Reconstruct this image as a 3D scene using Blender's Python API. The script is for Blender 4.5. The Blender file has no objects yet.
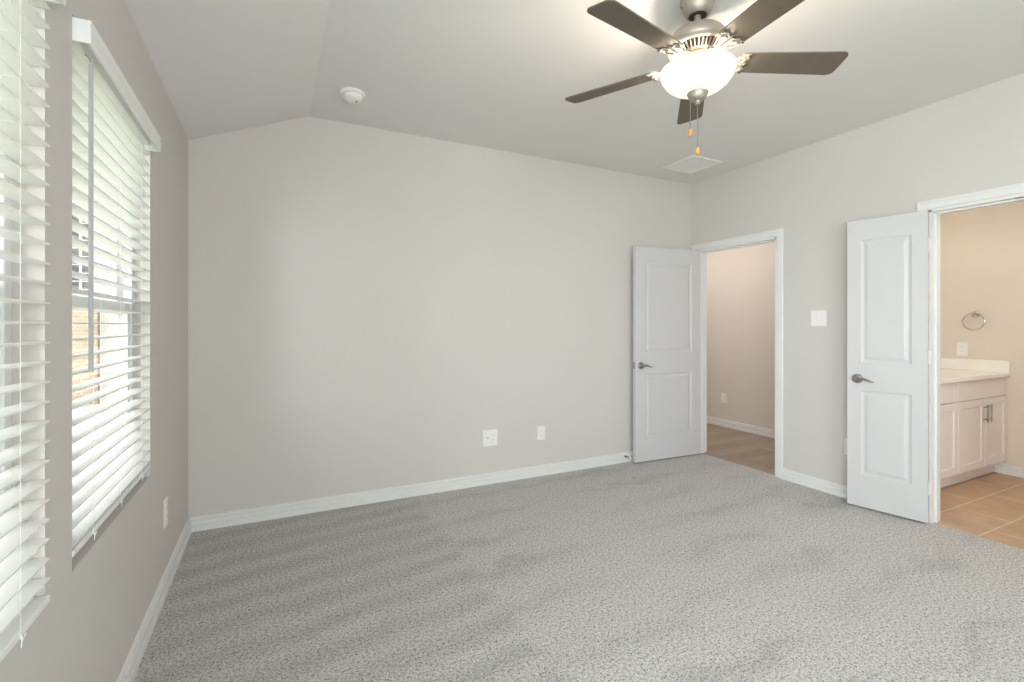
import bpy, bmesh, math, random
from mathutils import Vector, Matrix

# ------------------------------------------------------------------ camera, world, light, exposure
sc = bpy.context.scene
COL = sc.collection
R = math.radians
PI = math.pi
rng = random.Random(7)

EYE = 1.296
cam_d = bpy.data.cameras.new('camera')
cam_d.sensor_width = 36.0
cam_d.lens = 480.77 / 1024 * 36.0
cam_d.shift_y = -(341 - 325.18) / 1024
cam_d.clip_start = 0.02
cam = bpy.data.objects.new('camera', cam_d)
cam.location = (0, 0, EYE)
cam.rotation_euler = (R(90), 0, -R(26.485))
COL.objects.link(cam)
sc.camera = cam

sc.view_settings.view_transform = 'Standard'
sc.view_settings.look = 'None'
sc.view_settings.gamma = 1.0
sc.view_settings.use_curve_mapping = False
sc.view_settings.exposure = 0.72
sc.cycles.use_denoising = True
sc.cycles.denoising_prefilter = 'NONE'      # keeps the carpet grain crisp
sc.cycles.max_bounces = 14
sc.cycles.diffuse_bounces = 8
sc.cycles.glossy_bounces = 4
sc.cycles.transparent_max_bounces = 16
sc.cycles.sample_clamp_indirect = 6.0
sc.cycles.caustics_reflective = False
sc.cycles.caustics_refractive = False

# room numbers (metres): camera stands over the origin
XL, XR, YB, YR, H = -0.473, 3.857, 3.606, -2.10, 2.743
XK, HL = 0.228, 2.457              # where the flat ceiling folds down, height of the window wall
WT = 0.115                         # inner wall thickness
XB = 5.715                         # far bathroom wall
YV = 2.42                          # bathroom wall behind the vanity
XH = 5.155                         # far hall wall

world = bpy.data.worlds.new('sky')
sc.world = world
world.use_nodes = True
nt = world.node_tree
nt.nodes.clear()
wo = nt.nodes.new('ShaderNodeOutputWorld')
bg = nt.nodes.new('ShaderNodeBackground')
sky = nt.nodes.new('ShaderNodeTexSky')
sky.sky_type = 'HOSEK_WILKIE'
sky.turbidity = 6.0
sky.ground_albedo = 0.4
sky.sun_direction = Vector((0.55, 0.25, 0.75)).normalized()
mixw = nt.nodes.new('ShaderNodeMix'); mixw.data_type = 'RGBA'
mixw.inputs[0].default_value = 0.75
mixw.inputs[7].default_value = (1.0, 1.0, 1.0, 1)        # thin bright overcast over the blue
nt.links.new(sky.outputs[0], mixw.inputs[6])
nt.links.new(mixw.outputs[2], bg.inputs[0])
bg.inputs[1].default_value = 2.9
nt.links.new(bg.outputs[0], wo.inputs[0])


def lamp(name, kind, loc, power, color=(1, 1, 1), rot=(0, 0, 0), size=None, size_y=None, radius=None):
    d = bpy.data.lights.new(name, kind)
    d.energy = power
    d.color = color
    if kind == 'AREA':
        d.shape = 'RECTANGLE'; d.size = size; d.size_y = size_y or size
    if radius is not None:
        d.shadow_soft_size = radius
    o = bpy.data.objects.new(name, d)
    o.location = loc; o.rotation_euler = rot
    COL.objects.link(o)
    return o


sun = lamp('sun', 'SUN', (4, 2, 9), 3.5, (1.0, 0.96, 0.88))
sun.rotation_euler = Vector((0.55, 0.25, 0.75)).to_track_quat('Z', 'Y').to_euler()
sun.data.angle = R(2)
# added fill panel, shining in through an invented window of the left wall
side = lamp('fill_panel_side', 'AREA', (XL - 1.0, -1.45, 1.50), 165, (0.92, 0.96, 1.0), (R(90), 0, R(-42)), 2.3, 1.9)
# second added fill panel, outside an invented window of the rear wall
lamp('fill_panel_rear', 'AREA', (0.75, YR - 0.40, 1.48), 72, (0.945, 0.975, 1.0), (R(90), 0, 0), 1.7, 1.7)
# ceiling lights of the bathroom and the hall, above the frame
lamp('bathroom_ceiling_light', 'AREA', (4.70, 0.75, 2.72), 11, (1.0, 0.92, 0.84), (0, 0, 0), 0.9, 0.6)
lamp('vanity_light', 'POINT', (5.05, 2.27, 2.18), 2.4, (1.0, 0.90, 0.80), radius=0.09)
lamp('hall_ceiling_light', 'AREA', (4.40, 4.7, 2.72), 16, (1.0, 0.93, 0.86), (0, 0, 0), 0.5, 3.4)


# ------------------------------------------------------------------ materials
def new_mat(name):
    m = bpy.data.materials.new(name)
    m.use_nodes = True
    n = m.node_tree.nodes
    return m, n, m.node_tree.links, n['Principled BSDF']


def set_spec(b, v):
    b.inputs['Specular IOR Level'].default_value = v


def paint(name, col, rough=0.6, var=0.03, scale=6.0, bump=0.0, bscale=220.0, spec=0.3, metallic=0.0):
    m, n, l, b = new_mat(name)
    tc = n.new('ShaderNodeTexCoord')
    ns = n.new('ShaderNodeTexNoise'); ns.inputs['Scale'].default_value = scale; ns.inputs['Detail'].default_value = 3
    l.new(tc.outputs['Object'], ns.inputs['Vector'])
    ra = n.new('ShaderNodeValToRGB')
    ra.color_ramp.elements[0].position = 0.3; ra.color_ramp.elements[1].position = 0.7
    ra.color_ramp.elements[0].color = [c * (1 - var) for c in col] + [1]
    ra.color_ramp.elements[1].color = [min(1, c * (1 + var)) for c in col] + [1]
    l.new(ns.outputs['Fac'], ra.inputs[0]); l.new(ra.outputs[0], b.inputs['Base Color'])
    b.inputs['Roughness'].default_value = rough
    b.inputs['Metallic'].default_value = metallic
    set_spec(b, spec)
    if bump:
        nb = n.new('ShaderNodeTexNoise'); nb.inputs['Scale'].default_value = bscale; nb.inputs['Detail'].default_value = 2
        l.new(tc.outputs['Object'], nb.inputs['Vector'])
        bp = n.new('ShaderNodeBump'); bp.inputs['Strength'].default_value = bump; bp.inputs['Distance'].default_value = 0.002
        l.new(nb.outputs['Fac'], bp.inputs['Height']); l.new(bp.outputs[0], b.inputs['Normal'])
    return m


def math_node(n, l, op, a, b=None, c=None):
    x = n.new('ShaderNodeMath'); x.operation = op
    for i, v in enumerate((a, b, c)):
        if v is None: continue
        if isinstance(v, (int, float)): x.inputs[i].default_value = v
        else: l.new(v, x.inputs[i])
    return x.outputs[0]


def carpet_mat():
    m, n, l, b = new_mat('carpet_pile')
    tc = n.new('ShaderNodeTexCoord')
    sp = n.new('ShaderNodeSeparateXYZ'); l.new(tc.outputs['Object'], sp.inputs[0])
    X, Y = sp.outputs[0], sp.outputs[1]
    # tufts
    vo = n.new('ShaderNodeTexVoronoi'); vo.inputs['Scale'].default_value = 95
    wob = n.new('ShaderNodeTexNoise'); wob.inputs['Scale'].default_value = 60; wob.inputs['Detail'].default_value = 3
    l.new(tc.outputs['Object'], wob.inputs['Vector'])
    mixv = n.new('ShaderNodeMix'); mixv.data_type = 'VECTOR'; mixv.inputs[0].default_value = 0.012
    l.new(tc.outputs['Object'], mixv.inputs[4]); l.new(wob.outputs['Color'], mixv.inputs[5])
    l.new(mixv.outputs[1], vo.inputs['Vector'])
    fine = n.new('ShaderNodeTexNoise'); fine.inputs['Scale'].default_value = 150; fine.inputs['Detail'].default_value = 3
    fine.inputs['Roughness'].default_value = 0.65
    l.new(tc.outputs['Object'], fine.inputs['Vector'])
    ra = n.new('ShaderNodeValToRGB'); cr = ra.color_ramp
    cr.elements[0].position = 0.395; cr.elements[0].color = (0.10, 0.095, 0.09, 1)
    cr.elements[1].position = 0.59; cr.elements[1].color = (0.70, 0.682, 0.665, 1)
    e = cr.elements.new(0.475); e.color = (0.45, 0.437, 0.422, 1)
    clump = n.new('ShaderNodeTexNoise'); clump.inputs['Scale'].default_value = 70; clump.inputs['Detail'].default_value = 4
    clump.inputs['Roughness'].default_value = 0.8
    l.new(tc.outputs['Object'], clump.inputs['Vector'])
    gr = math_node(n, l, 'ADD', math_node(n, l, 'MULTIPLY', fine.outputs['Fac'], 0.5), math_node(n, l, 'MULTIPLY', clump.outputs['Fac'], 0.5))
    l.new(gr, ra.inputs[0])
    # vacuum tracks: the pile lies the other way on the left of x = 0.95, in bands
    slow = n.new('ShaderNodeTexNoise'); slow.inputs['Scale'].default_value = 3.5; slow.inputs['Detail'].default_value = 4
    l.new(tc.outputs['Object'], slow.inputs['Vector'])
    sl = math_node(n, l, 'SUBTRACT', slow.outputs['Fac'], 0.5)
    edge = math_node(n, l, 'MULTIPLY_ADD', sl, 0.12, X)
    mr = n.new('ShaderNodeMapRange'); mr.interpolation_type = 'SMOOTHSTEP'
    mr.inputs['From Min'].default_value = 0.91; mr.inputs['From Max'].default_value = 0.99
    mr.inputs['To Min'].default_value = 1; mr.inputs['To Max'].default_value = 0
    l.new(edge, mr.inputs['Value'])
    mask = mr.outputs[0]
    ph = math_node(n, l, 'MULTIPLY_ADD', X, -0.14, Y)
    ph = math_node(n, l, 'MULTIPLY_ADD', sl, 0.16, ph)
    band = math_node(n, l, 'SINE', math_node(n, l, 'MULTIPLY', ph, 2 * PI / 0.215))
    ph2 = math_node(n, l, 'MULTIPLY_ADD', X, -0.05, Y)
    ph2 = math_node(n, l, 'MULTIPLY_ADD', sl, 0.45, ph2)
    band2 = math_node(n, l, 'SINE', math_node(n, l, 'MULTIPLY', ph2, 2 * PI / 0.36))
    b2 = math_node(n, l, 'POWER', math_node(n, l, 'MULTIPLY_ADD', band2, 0.5, 0.5), 3.5)
    amp = n.new('ShaderNodeTexNoise'); amp.inputs['Scale'].default_value = 1.3; amp.inputs['Detail'].default_value = 2
    l.new(tc.outputs['Object'], amp.inputs['Vector'])
    am = n.new('ShaderNodeMapRange'); am.inputs['From Min'].default_value = .38; am.inputs['From Max'].default_value = .66
    l.new(amp.outputs['Fac'], am.inputs['Value'])
    left = math_node(n, l, 'MULTIPLY_ADD', math_node(n, l, 'MULTIPLY', band, math_node(n, l, 'MULTIPLY_ADD', am.outputs[0], 0.07, 0.04)), 1.0, 0.12)
    right = math_node(n, l, 'MULTIPLY', b2, math_node(n, l, 'MULTIPLY', am.outputs[0], 0.19))
    dk = math_node(n, l, 'ADD', math_node(n, l, 'MULTIPLY', mask, left),
                   math_node(n, l, 'MULTIPLY', math_node(n, l, 'SUBTRACT', 1.0, mask), right))
    br = math_node(n, l, 'SUBTRACT', 1.0, dk)
    sc_ = n.new('ShaderNodeVectorMath'); sc_.operation = 'SCALE'
    l.new(ra.outputs[0], sc_.inputs[0]); l.new(br, sc_.inputs['Scale'])
    l.new(sc_.outputs[0], b.inputs['Base Color'])
    b.inputs['Roughness'].default_value = 1.0
    set_spec(b, 0.05)
    b.inputs['Sheen Weight'].default_value = 0.15
    b.inputs['Sheen Roughness'].default_value = 0.6
    hh = math_node(n, l, 'ADD', math_node(n, l, 'MULTIPLY', vo.outputs['Distance'], -0.8), fine.outputs['Fac'])
    bp = n.new('ShaderNodeBump'); bp.inputs['Strength'].default_value = 0.55; bp.inputs['Distance'].default_value = 0.006
    l.new(hh, bp.inputs['Height']); l.new(bp.outputs[0], b.inputs['Normal'])
    return m


def brick_mat(name, c1, c2, mortar, w, h, ms, rough=0.6, offset=0.5, shift=(0, 0, 0), axes='XY', bump=0.3, spec=0.3, grain=None):
    m, n, l, b = new_mat(name)
    tc = n.new('ShaderNodeTexCoord')
    mp = n.new('ShaderNodeMapping')
    mp.inputs['Location'].default_value = shift
    if axes == 'XZ': mp.inputs['Rotation'].default_value = (R(90), 0, 0)
    l.new(tc.outputs['Object'], mp.inputs['Vector'])
    bt = n.new('ShaderNodeTexBrick')
    bt.offset = offset
    bt.inputs['Scale'].default_value = 1.0
    bt.inputs['Brick Width'].default_value = w; bt.inputs['Row Height'].default_value = h
    bt.inputs['Mortar Size'].default_value = ms; bt.inputs['Mortar Smooth'].default_value = 0.1
    bt.inputs['Color1'].default_value = (*c1, 1); bt.inputs['Color2'].default_value = (*c2, 1)
    bt.inputs['Mortar'].default_value = (*mortar, 1)
    l.new(mp.outputs[0], bt.inputs['Vector'])
    ns = n.new('ShaderNodeTexNoise'); ns.inputs['Scale'].default_value = 5; ns.inputs['Detail'].default_value = 5
    if grain:
        m2 = n.new('ShaderNodeMapping'); m2.inputs['Scale'].default_value = grain
        l.new(tc.outputs['Object'], m2.inputs['Vector']); l.new(m2.outputs[0], ns.inputs['Vector'])
    else:
        l.new(tc.outputs['Object'], ns.inputs['Vector'])
    mr = n.new('ShaderNodeMapRange'); mr.inputs['From Min'].default_value = .25; mr.inputs['From Max'].default_value = .75
    mr.inputs['To Min'].default_value = 0.8; mr.inputs['To Max'].default_value = 1.2
    l.new(ns.outputs['Fac'], mr.inputs['Value'])
    s = n.new('ShaderNodeVectorMath'); s.operation = 'SCALE'
    l.new(bt.outputs['Color'], s.inputs[0]); l.new(mr.outputs[0], s.inputs['Scale'])
    l.new(s.outputs[0], b.inputs['Base Color'])
    b.inputs['Roughness'].default_value = rough
    set_spec(b, spec)
    bp = n.new('ShaderNodeBump'); bp.inputs['Strength'].default_value = bump; bp.inputs['Distance'].default_value = 0.003
    bp.invert = True
    l.new(bt.outputs['Fac'], bp.inputs['Height']); l.new(bp.outputs[0], b.inputs['Normal'])
    return m


def emit_mat(name, col, strength, base=(0.9, 0.88, 0.84)):
    m, n, l, b = new_mat(name)
    tc = n.new('ShaderNodeTexCoord'); ns = n.new('ShaderNodeTexNoise')
    ns.inputs['Scale'].default_value = 9; ns.inputs['Detail'].default_value = 2
    l.new(tc.outputs['Object'], ns.inputs['Vector'])
    mr = n.new('ShaderNodeMapRange'); mr.inputs['To Min'].default_value = strength * .85; mr.inputs['To Max'].default_value = strength * 1.15
    l.new(ns.outputs['Fac'], mr.inputs['Value'])
    b.inputs['Base Color'].default_value = (*base, 1)
    b.inputs['Emission Color'].default_value = (*col, 1)
    l.new(mr.outputs[0], b.inputs['Emission Strength'])
    b.inputs['Roughness'].default_value = 0.35
    return m


def bowl_mat():
    m = bpy.data.materials.new('frosted_bowl'); m.use_nodes = True
    n = m.node_tree.nodes; l = m.node_tree.links; n.clear()
    o = n.new('ShaderNodeOutputMaterial')
    tc = n.new('ShaderNodeTexCoord'); ns = n.new('ShaderNodeTexNoise')
    ns.inputs['Scale'].default_value = 7; ns.inputs['Detail'].default_value = 3
    l.new(tc.outputs['Object'], ns.inputs['Vector'])
    ra = n.new('ShaderNodeValToRGB')                       # faint alabaster veining
    ra.color_ramp.elements[0].position = .35; ra.color_ramp.elements[0].color = (1.0, .88, .68, 1)
    ra.color_ramp.elements[1].position = .65; ra.color_ramp.elements[1].color = (1.0, .92, .76, 1)
    l.new(ns.outputs['Fac'], ra.inputs[0])
    d = n.new('ShaderNodeBsdfDiffuse'); t = n.new('ShaderNodeBsdfTranslucent'); e = n.new('ShaderNodeEmission')
    for x in (d, t, e): l.new(ra.outputs[0], x.inputs[0])
    e.inputs['Strength'].default_value = 0.52
    mx = n.new('ShaderNodeMixShader'); mx.inputs[0].default_value = 0.25
    bl = n.new('ShaderNodeBsdfTransparent'); bl.inputs[0].default_value = (0, 0, 0, 1)
    m2 = n.new('ShaderNodeMixShader'); m2.inputs[0].default_value = 0.88      # the frosting swallows part of the light
    l.new(d.outputs[0], mx.inputs[1]); l.new(t.outputs[0], mx.inputs[2])
    l.new(mx.outputs[0], m2.inputs[1]); l.new(bl.outputs[0], m2.inputs[2])
    ad = n.new('ShaderNodeAddShader'); l.new(m2.outputs[0], ad.inputs[0]); l.new(e.outputs[0], ad.inputs[1])
    l.new(ad.outputs[0], o.inputs[0])
    return m


def glass_mat():
    m = bpy.data.materials.new('window_glass'); m.use_nodes = True
    n = m.node_tree.nodes; l = m.node_tree.links; n.clear()
    o = n.new('ShaderNodeOutputMaterial'); t = n.new('ShaderNodeBsdfTransparent')
    g = n.new('ShaderNodeBsdfGlossy'); g.inputs['Roughness'].default_value = 0.02
    t.inputs[0].default_value = (0.93, 0.95, 0.94, 1)
    f = n.new('ShaderNodeFresnel')
    ge = n.new('ShaderNodeNewGeometry')          # keep the same index on the way out of the pane
    l.new(math_node(n, l, 'MULTIPLY_ADD', ge.outputs['Backfacing'], 1 / 1.45 - 1.45, 1.45), f.inputs[0])
    mx = n.new('ShaderNodeMixShader')
    l.new(f.outputs[0], mx.inputs[0]); l.new(t.outputs[0], mx.inputs[1]); l.new(g.outputs[0], mx.inputs[2])
    l.new(mx.outputs[0], o.inputs[0])
    return m


def blind_mat():
    m, n, l, b = new_mat('blind_white')
    tc = n.new('ShaderNodeTexCoord')
    ns = n.new('ShaderNodeTexNoise'); ns.inputs['Scale'].default_value = 12; ns.inputs['Detail'].default_value = 2
    l.new(tc.outputs['Object'], ns.inputs['Vector'])
    mr = n.new('ShaderNodeMapRange'); mr.inputs['To Min'].default_value = .42; mr.inputs['To Max'].default_value = .5
    l.new(ns.outputs['Fac'], mr.inputs['Value']); l.new(mr.outputs[0], b.inputs['Roughness'])
    b.inputs['Base Color'].default_value = (0.86, 0.86, 0.85, 1)
    set_spec(b, 0.35)
    return m


def leaf_mat(name, c):
    return paint(name, c, 0.7, 0.35, 3.0, spec=0.2)


M = {}
M['wall'] = paint('wall_paint', (0.618, 0.59, 0.563), 0.75, 0.012, 1.5, 0.10, 160, 0.2)
M['ceil'] = paint('ceiling_paint', (0.74, 0.73, 0.715), 0.85, 0.012, 1.5, 0.10, 120, 0.15)
M['bathwall'] = paint('bathroom_paint', (0.70, 0.635, 0.545), 0.75, 0.012, 1.5, 0.10, 160, 0.2)
M['hallwall'] = paint('hall_paint', (0.67, 0.62, 0.58), 0.75, 0.012, 1.5, 0.10, 160, 0.2)
M['trim'] = paint('trim_paint', (0.76, 0.755, 0.75), 0.38, 0.01, 3, spec=0.4)
M['door'] = paint('door_paint', (0.60, 0.592, 0.603), 0.42, 0.01, 3, spec=0.4)
M['carpet'] = carpet_mat()
M['plate'] = paint('white_plastic', (0.82, 0.81, 0.79), 0.35, 0.01, 10, spec=0.45)
M['slot'] = paint('dark_slot', (0.05, 0.05, 0.05), 0.6, 0.1, 10)
M['nickel'] = paint('satin_nickel', (0.38, 0.36, 0.34), 0.30, 0.06, 20, metallic=1.0)
M['chrome'] = paint('chrome', (0.72, 0.71, 0.70), 0.12, 0.03, 20, metallic=1.0)
M['fanmetal'] = paint('brushed_fan_metal', (0.38, 0.345, 0.30), 0.48, 0.05, 30, metallic=0.6)
M['fanivory'] = paint('pale_fan_casting', (0.32, 0.29, 0.245), 0.45, 0.05, 30)
M['fandark'] = paint('dark_bronze', (0.06, 0.05, 0.045), 0.5, 0.1, 30, metallic=0.5)
M['copper'] = paint('copper_ring', (0.50, 0.30, 0.19), 0.35, 0.08, 30, metallic=0.6)
M['blade'] = paint('taupe_blade', (0.135, 0.11, 0.082), 0.5, 0.06, 14, spec=0.35)
M['beadwood'] = paint('bead_wood', (0.58, 0.30, 0.10), 0.4, 0.15, 60)
M['bowl'] = bowl_mat()
M['bulb'] = emit_mat('bulb_glow', (1.0, 0.80, 0.55), 8.0)
M['blind'] = blind_mat()
M['cord'] = paint('white_cord', (0.82, 0.82, 0.80), 0.8, 0.03, 60)
M['wand'] = paint('grey_wand', (0.44, 0.45, 0.45), 0.35, 0.05, 20)
M['vinyl'] = paint('white_vinyl', (0.80, 0.81, 0.81), 0.4, 0.01, 8)
M['glass'] = glass_mat()
M['tile'] = brick_mat('tan_floor_tile', (0.50, 0.335, 0.215), (0.54, 0.37, 0.245), (0.68, 0.56, 0.44), 0.585, 0.2925, 0.005,
                      0.45, 0.5, (-0.57, -0.20, 0), bump=0.15)
M['plank'] = brick_mat('wood_plank', (0.29, 0.23, 0.18), (0.40, 0.325, 0.26), (0.20, 0.155, 0.12), 1.2, 0.17, 0.0015,
                       0.4, 0.37, (0.2, 0.05, 0), bump=0.1, grain=(1.2, 14, 1))
M['cab'] = paint('cabinet_paint', (0.78, 0.735, 0.725), 0.42, 0.01, 4, spec=0.35)
M['counter'] = paint('cultured_marble', (0.86, 0.83, 0.77), 0.2, 0.02, 5, spec=0.5)
M['brick'] = brick_mat('outdoor_brick', (0.62, 0.40, 0.27), (0.72, 0.52, 0.38), (0.75, 0.70, 0.62), 0.2, 0.067, 0.008,
                       0.85, 0.5, axes='XZ')
M['siding'] = paint('pale_siding', (0.78, 0.79, 0.80), 0.7, 0.03, 3)
M['shingle'] = paint('roof_shingle', (0.20, 0.19, 0.18), 0.9, 0.3, 8)
M['pane'] = paint('dark_pane', (0.05, 0.06, 0.06), 0.1, 0.1, 3, spec=0.6)
M['lawn'] = paint('lawn_grass', (0.30, 0.36, 0.17), 0.9, 0.3, 20, 0.6, 60, 0.1)
M['patio'] = paint('pale_concrete', (0.62, 0.60, 0.55), 0.9, 0.06, 2, 0.2, 80)
M['leaf'] = leaf_mat('tree_leaf', (0.13, 0.24, 0.05))
M['bark'] = paint('tree_bark', (0.16, 0.11, 0.08), 0.9, 0.3, 15)
M['fence'] = paint('weathered_cedar', (0.42, 0.30, 0.20), 0.85, 0.2, 6)


# ------------------------------------------------------------------ mesh helpers
class MB:
    def __init__(self): self.bm = bmesh.new()

    def verts(self, pts): return [self.bm.verts.new(p) for p in pts]

    def face(self, vs):
        try: return self.bm.faces.new(vs)
        except ValueError: return None

    def box(self, x0, x1, y0, y1, z0, z1, bev=0.0, seg=2):
        v = self.verts([(x, y, z) for z in (z0, z1) for y in (y0, y1) for x in (x0, x1)])
        fs = [self.face([v[i] for i in q]) for q in ((0, 2, 3, 1), (4, 5, 7, 6), (0, 1, 5, 4), (2, 6, 7, 3), (0, 4, 6, 2), (1, 3, 7, 5))]
        if bev:
            es = list({e for f in fs for e in f.edges})
            bmesh.ops.bevel(self.bm, geom=es, offset=bev, segments=seg, affect='EDGES', profile=0.5)
        return self

    def prism(self, poly, axis, a, b):
        """poly: 2D points; axis 'x': (y,z) extruded a..b ; 'y': (x,z) ; 'z': (x,y)"""
        def P(p, t):
            return {'x': (t, p[0], p[1]), 'y': (p[0], t, p[1]), 'z': (p[0], p[1], t)}[axis]
        A = self.verts([P(p, a) for p in poly]); B = self.verts([P(p, b) for p in poly])
        n = len(poly)
        self.face(A[::-1]); self.face(B)
        for i in range(n):
            j = (i + 1) % n
            self.face([A[i], A[j], B[j], B[i]])
        return self

    def lathe(self, prof, cx=0, cy=0, cz=0, seg=40, axis='z', a0=0.0):
        """prof: (radius, height) list"""
        rings = []
        for r, z in prof:
            ring = []
            if r < 1e-6:
                ring = [self._ax(0, 0, z, axis, cx, cy, cz)]
                ring = self.verts(ring)
            else:
                ring = self.verts([self._ax(r * math.cos(2 * PI * k / seg + a0), r * math.sin(2 * PI * k / seg + a0), z, axis, cx, cy, cz) for k in range(seg)])
            rings.append(ring)
        for A, B in zip(rings, rings[1:]):
            if len(A) == 1 and len(B) == 1: continue
            if len(A) == 1:
                for k in range(seg): self.face([A[0], B[k], B[(k + 1) % seg]])
            elif len(B) == 1:
                for k in range(seg): self.face([A[k], A[(k + 1) % seg], B[0]])
            else:
                for k in range(seg): self.face([A[k], A[(k + 1) % seg], B[(k + 1) % seg], B[k]])
        return self

    @staticmethod
    def _ax(a, b, t, axis, cx, cy, cz):
        if axis == 'z': return (cx + a, cy + b, cz + t)
        if axis == 'x': return (cx + t, cy + a, cz + b)
        return (cx + a, cy + t, cz + b)

    def tube(self, pts, rad, seg=10, flat=1.0):
        """swept round tube; rad number or list; flat squeezes it along the second frame axis"""
        pts = [Vector(p) for p in pts]
        n = len(pts)
        rads = rad if isinstance(rad, (list, tuple)) else [rad] * n
        rings = []
        up = Vector((0, 0, 1))
        for i, p in enumerate(pts):
            d = (pts[min(i + 1, n - 1)] - pts[max(i - 1, 0)]).normalized()
            u = up if abs(d.dot(up)) < 0.95 else Vector((0, 1, 0))
            s = d.cross(u).normalized(); t = s.cross(d).normalized()
            rings.append(self.verts([p + (s * math.cos(2 * PI * k / seg) + t * flat * math.sin(2 * PI * k / seg)) * rads[i] for k in range(seg)]))
        for A, B in zip(rings, rings[1:]):
            for k in range(seg): self.face([A[k], A[(k + 1) % seg], B[(k + 1) % seg], B[k]])
        self.face(rings[0][::-1]); self.face(rings[-1])
        return self

    def build(self, name, mat, parent=None, smooth=False, loc=None):
        bmesh.ops.recalc_face_normals(self.bm, faces=self.bm.faces)
        me = bpy.data.meshes.new(name)
        self.bm.to_mesh(me); self.bm.free()
        me.materials.append(M[mat] if isinstance(mat, str) else mat)
        if smooth:
            for p in me.polygons: p.use_smooth = True
            try: me.set_sharp_from_angle(angle=R(35))
            except Exception: pass
        o = bpy.data.objects.new(name, me)
        COL.objects.link(o)
        if parent is not None: o.parent = parent
        if loc is not None: o.location = loc
        return o


def tag(o, label, cat, group=None, kind=None):
    o['label'] = label; o['category'] = cat
    if group: o['group'] = group
    if kind: o['kind'] = kind
    return o


def empty(name, loc, label, cat, rz=0.0, rot=None, group=None, kind=None):
    o = bpy.data.objects.new(name, None)
    o.empty_display_size = 0.1
    o.location = loc
    o.rotation_euler = rot if rot else (0, 0, rz)
    COL.objects.link(o)
    return tag(o, label, cat, group, kind)


def struct(o, label, cat):
    return tag(o, label, cat, kind='structure')


# ------------------------------------------------------------------ room shell
def holed_wall(mb, axis, c0, c1, a0, a1, z0, z1, holes):
    """wall slab; axis 'x' means it spans y (a) and its thickness is c0..c1 in x"""
    def bx(p, q, r, s):
        if q - p < 1e-4 or s - r < 1e-4: return
        if axis == 'x': mb.box(c0, c1, p, q, r, s)
        else: mb.box(p, q, c0, c1, r, s)
    cur = a0
    for (h0, h1, hz0, hz1) in sorted(holes):
        bx(cur, h0, z0, z1)
        bx(h0, h1, z0, hz0); bx(h0, h1, hz1, z1)
        cur = h1
    bx(cur, a1, z0, z1)
    return mb


W1 = (1.652, 2.556); W2 = (0.579, 1.483); WZ = (0.645, 2.118); W3 = (-1.85, 0.25); WZ3 = (0.645, 2.30)
D1 = (2.670, 3.526); D2 = (0.690, 1.604); DH = 2.050
XO = XL - 0.17

struct(holed_wall(MB(), 'x', XO, XL, YR - 0.15, YB + 0.15, -0.02, HL + 0.02, [(*W3, *WZ3), (*W2, *WZ), (*W1, *WZ)]).build('wall_left', 'wall'),
       'greige left wall pierced by two windows with white blinds', 'wall')
back = MB()
back.prism([(XL, -0.02), (XR + WT, -0.02), (XR + WT, H), (XK, H), (XL, HL)], 'y', YB, YB + 0.12)
struct(back.build('wall_back', 'wall'), 'plain greige back wall with a sloped upper left corner', 'wall')
struct(holed_wall(MB(), 'x', XR, XR + WT, YR, YB, -0.02, H, [(*D2, -0.02, DH), (*D1, -0.02, DH)]).build('wall_right', 'wall'),
       'greige right wall with the two doorways', 'wall')
struct(MB().box(XO - 0.55, XO, 0.29, 0.50, -0.3, 3.2).build('wall_light_block', 'brick'), 'added brick slab outside that blocks light to the near window', 'light blocker')  # added unseen slab, keeps the side fill panel's light off the near blind
RW = (-0.05, 1.55, 0.645, 2.30)
rear = holed_wall(MB(), 'y', YR - 0.12, YR, XL, XR + WT, -0.02, H, [RW])
struct(rear.build('wall_rear', 'wall'), 'greige wall behind the camera with one bare window added for fill light', 'wall')
ce = MB()
ce.prism([(XL - 0.001, HL), (XK, H), (XR + WT, H), (XR + WT, H + 0.1), (XK - 0.02, H + 0.1), (XL - 0.001, HL + 0.1)], 'y', YR - 0.12, YB + 0.12)
struct(ce.build('ceiling', 'ceil'), 'flat pale ceiling that slopes down to the window wall', 'ceiling')
XC = XR + 0.03                                             # carpet ends under the door leaf line
fl = MB(); fl.box(XL, XR, YR, YB, -0.06, 0.0)
for a, b in (D1, D2): fl.box(XR, XC, a, b, -0.06, 0.0)
struct(fl.build('floor', 'carpet'), 'grey beige cut pile carpet with vacuum tracks', 'carpet')

# bathroom and hall shells
fb = MB(); fb.box(XR + WT, XB, -0.6, YV, -0.06, -0.004); fb.box(XC, XR + WT, D2[0], D2[1], -0.06, -0.004)
struct(fb.build('floor_bathroom', 'tile'), 'tan rectangular bathroom floor tiles with pale grout', 'floor')
fh = MB(); fh.box(XR + WT, XH, 2.53, 6.6, -0.06, -0.004); fh.box(XC, XR + WT, D1[0], D1[1], -0.06, -0.004)
struct(fh.build('floor_hall', 'plank'), 'brown wood plank floor of the hall beyond the doorway', 'floor')
struct(MB().box(XB, XB + 0.1, -0.7, YV + 0.11, -0.06, H).build('wall_bathroom_right', 'bathwall'), 'warm beige bathroom wall at the end of the vanity', 'wall')
struct(MB().box(XR + WT, XB, YV, YV + 0.11, -0.06, H).build('wall_bathroom_back', 'bathwall'), 'warm beige bathroom wall behind the vanity', 'wall')
struct(MB().box(XR + WT, XB, -0.7, -0.6, -0.06, H).build('wall_bathroom_front', 'bathwall'), 'beige bathroom wall out of sight nearest the camera', 'wall')
struct(MB().box(XR + WT, XB + 0.1, -0.7, YV + 0.11, H, H + 0.08).build('ceiling_bathroom', 'ceil'), 'bathroom ceiling', 'ceiling')
struct(MB().box(XH, XH + 0.1, YV + 0.11, 6.7, -0.06, H).build('wall_hall_right', 'hallwall'), 'pinkish beige hall wall seen through the open bedroom door', 'wall')
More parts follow.
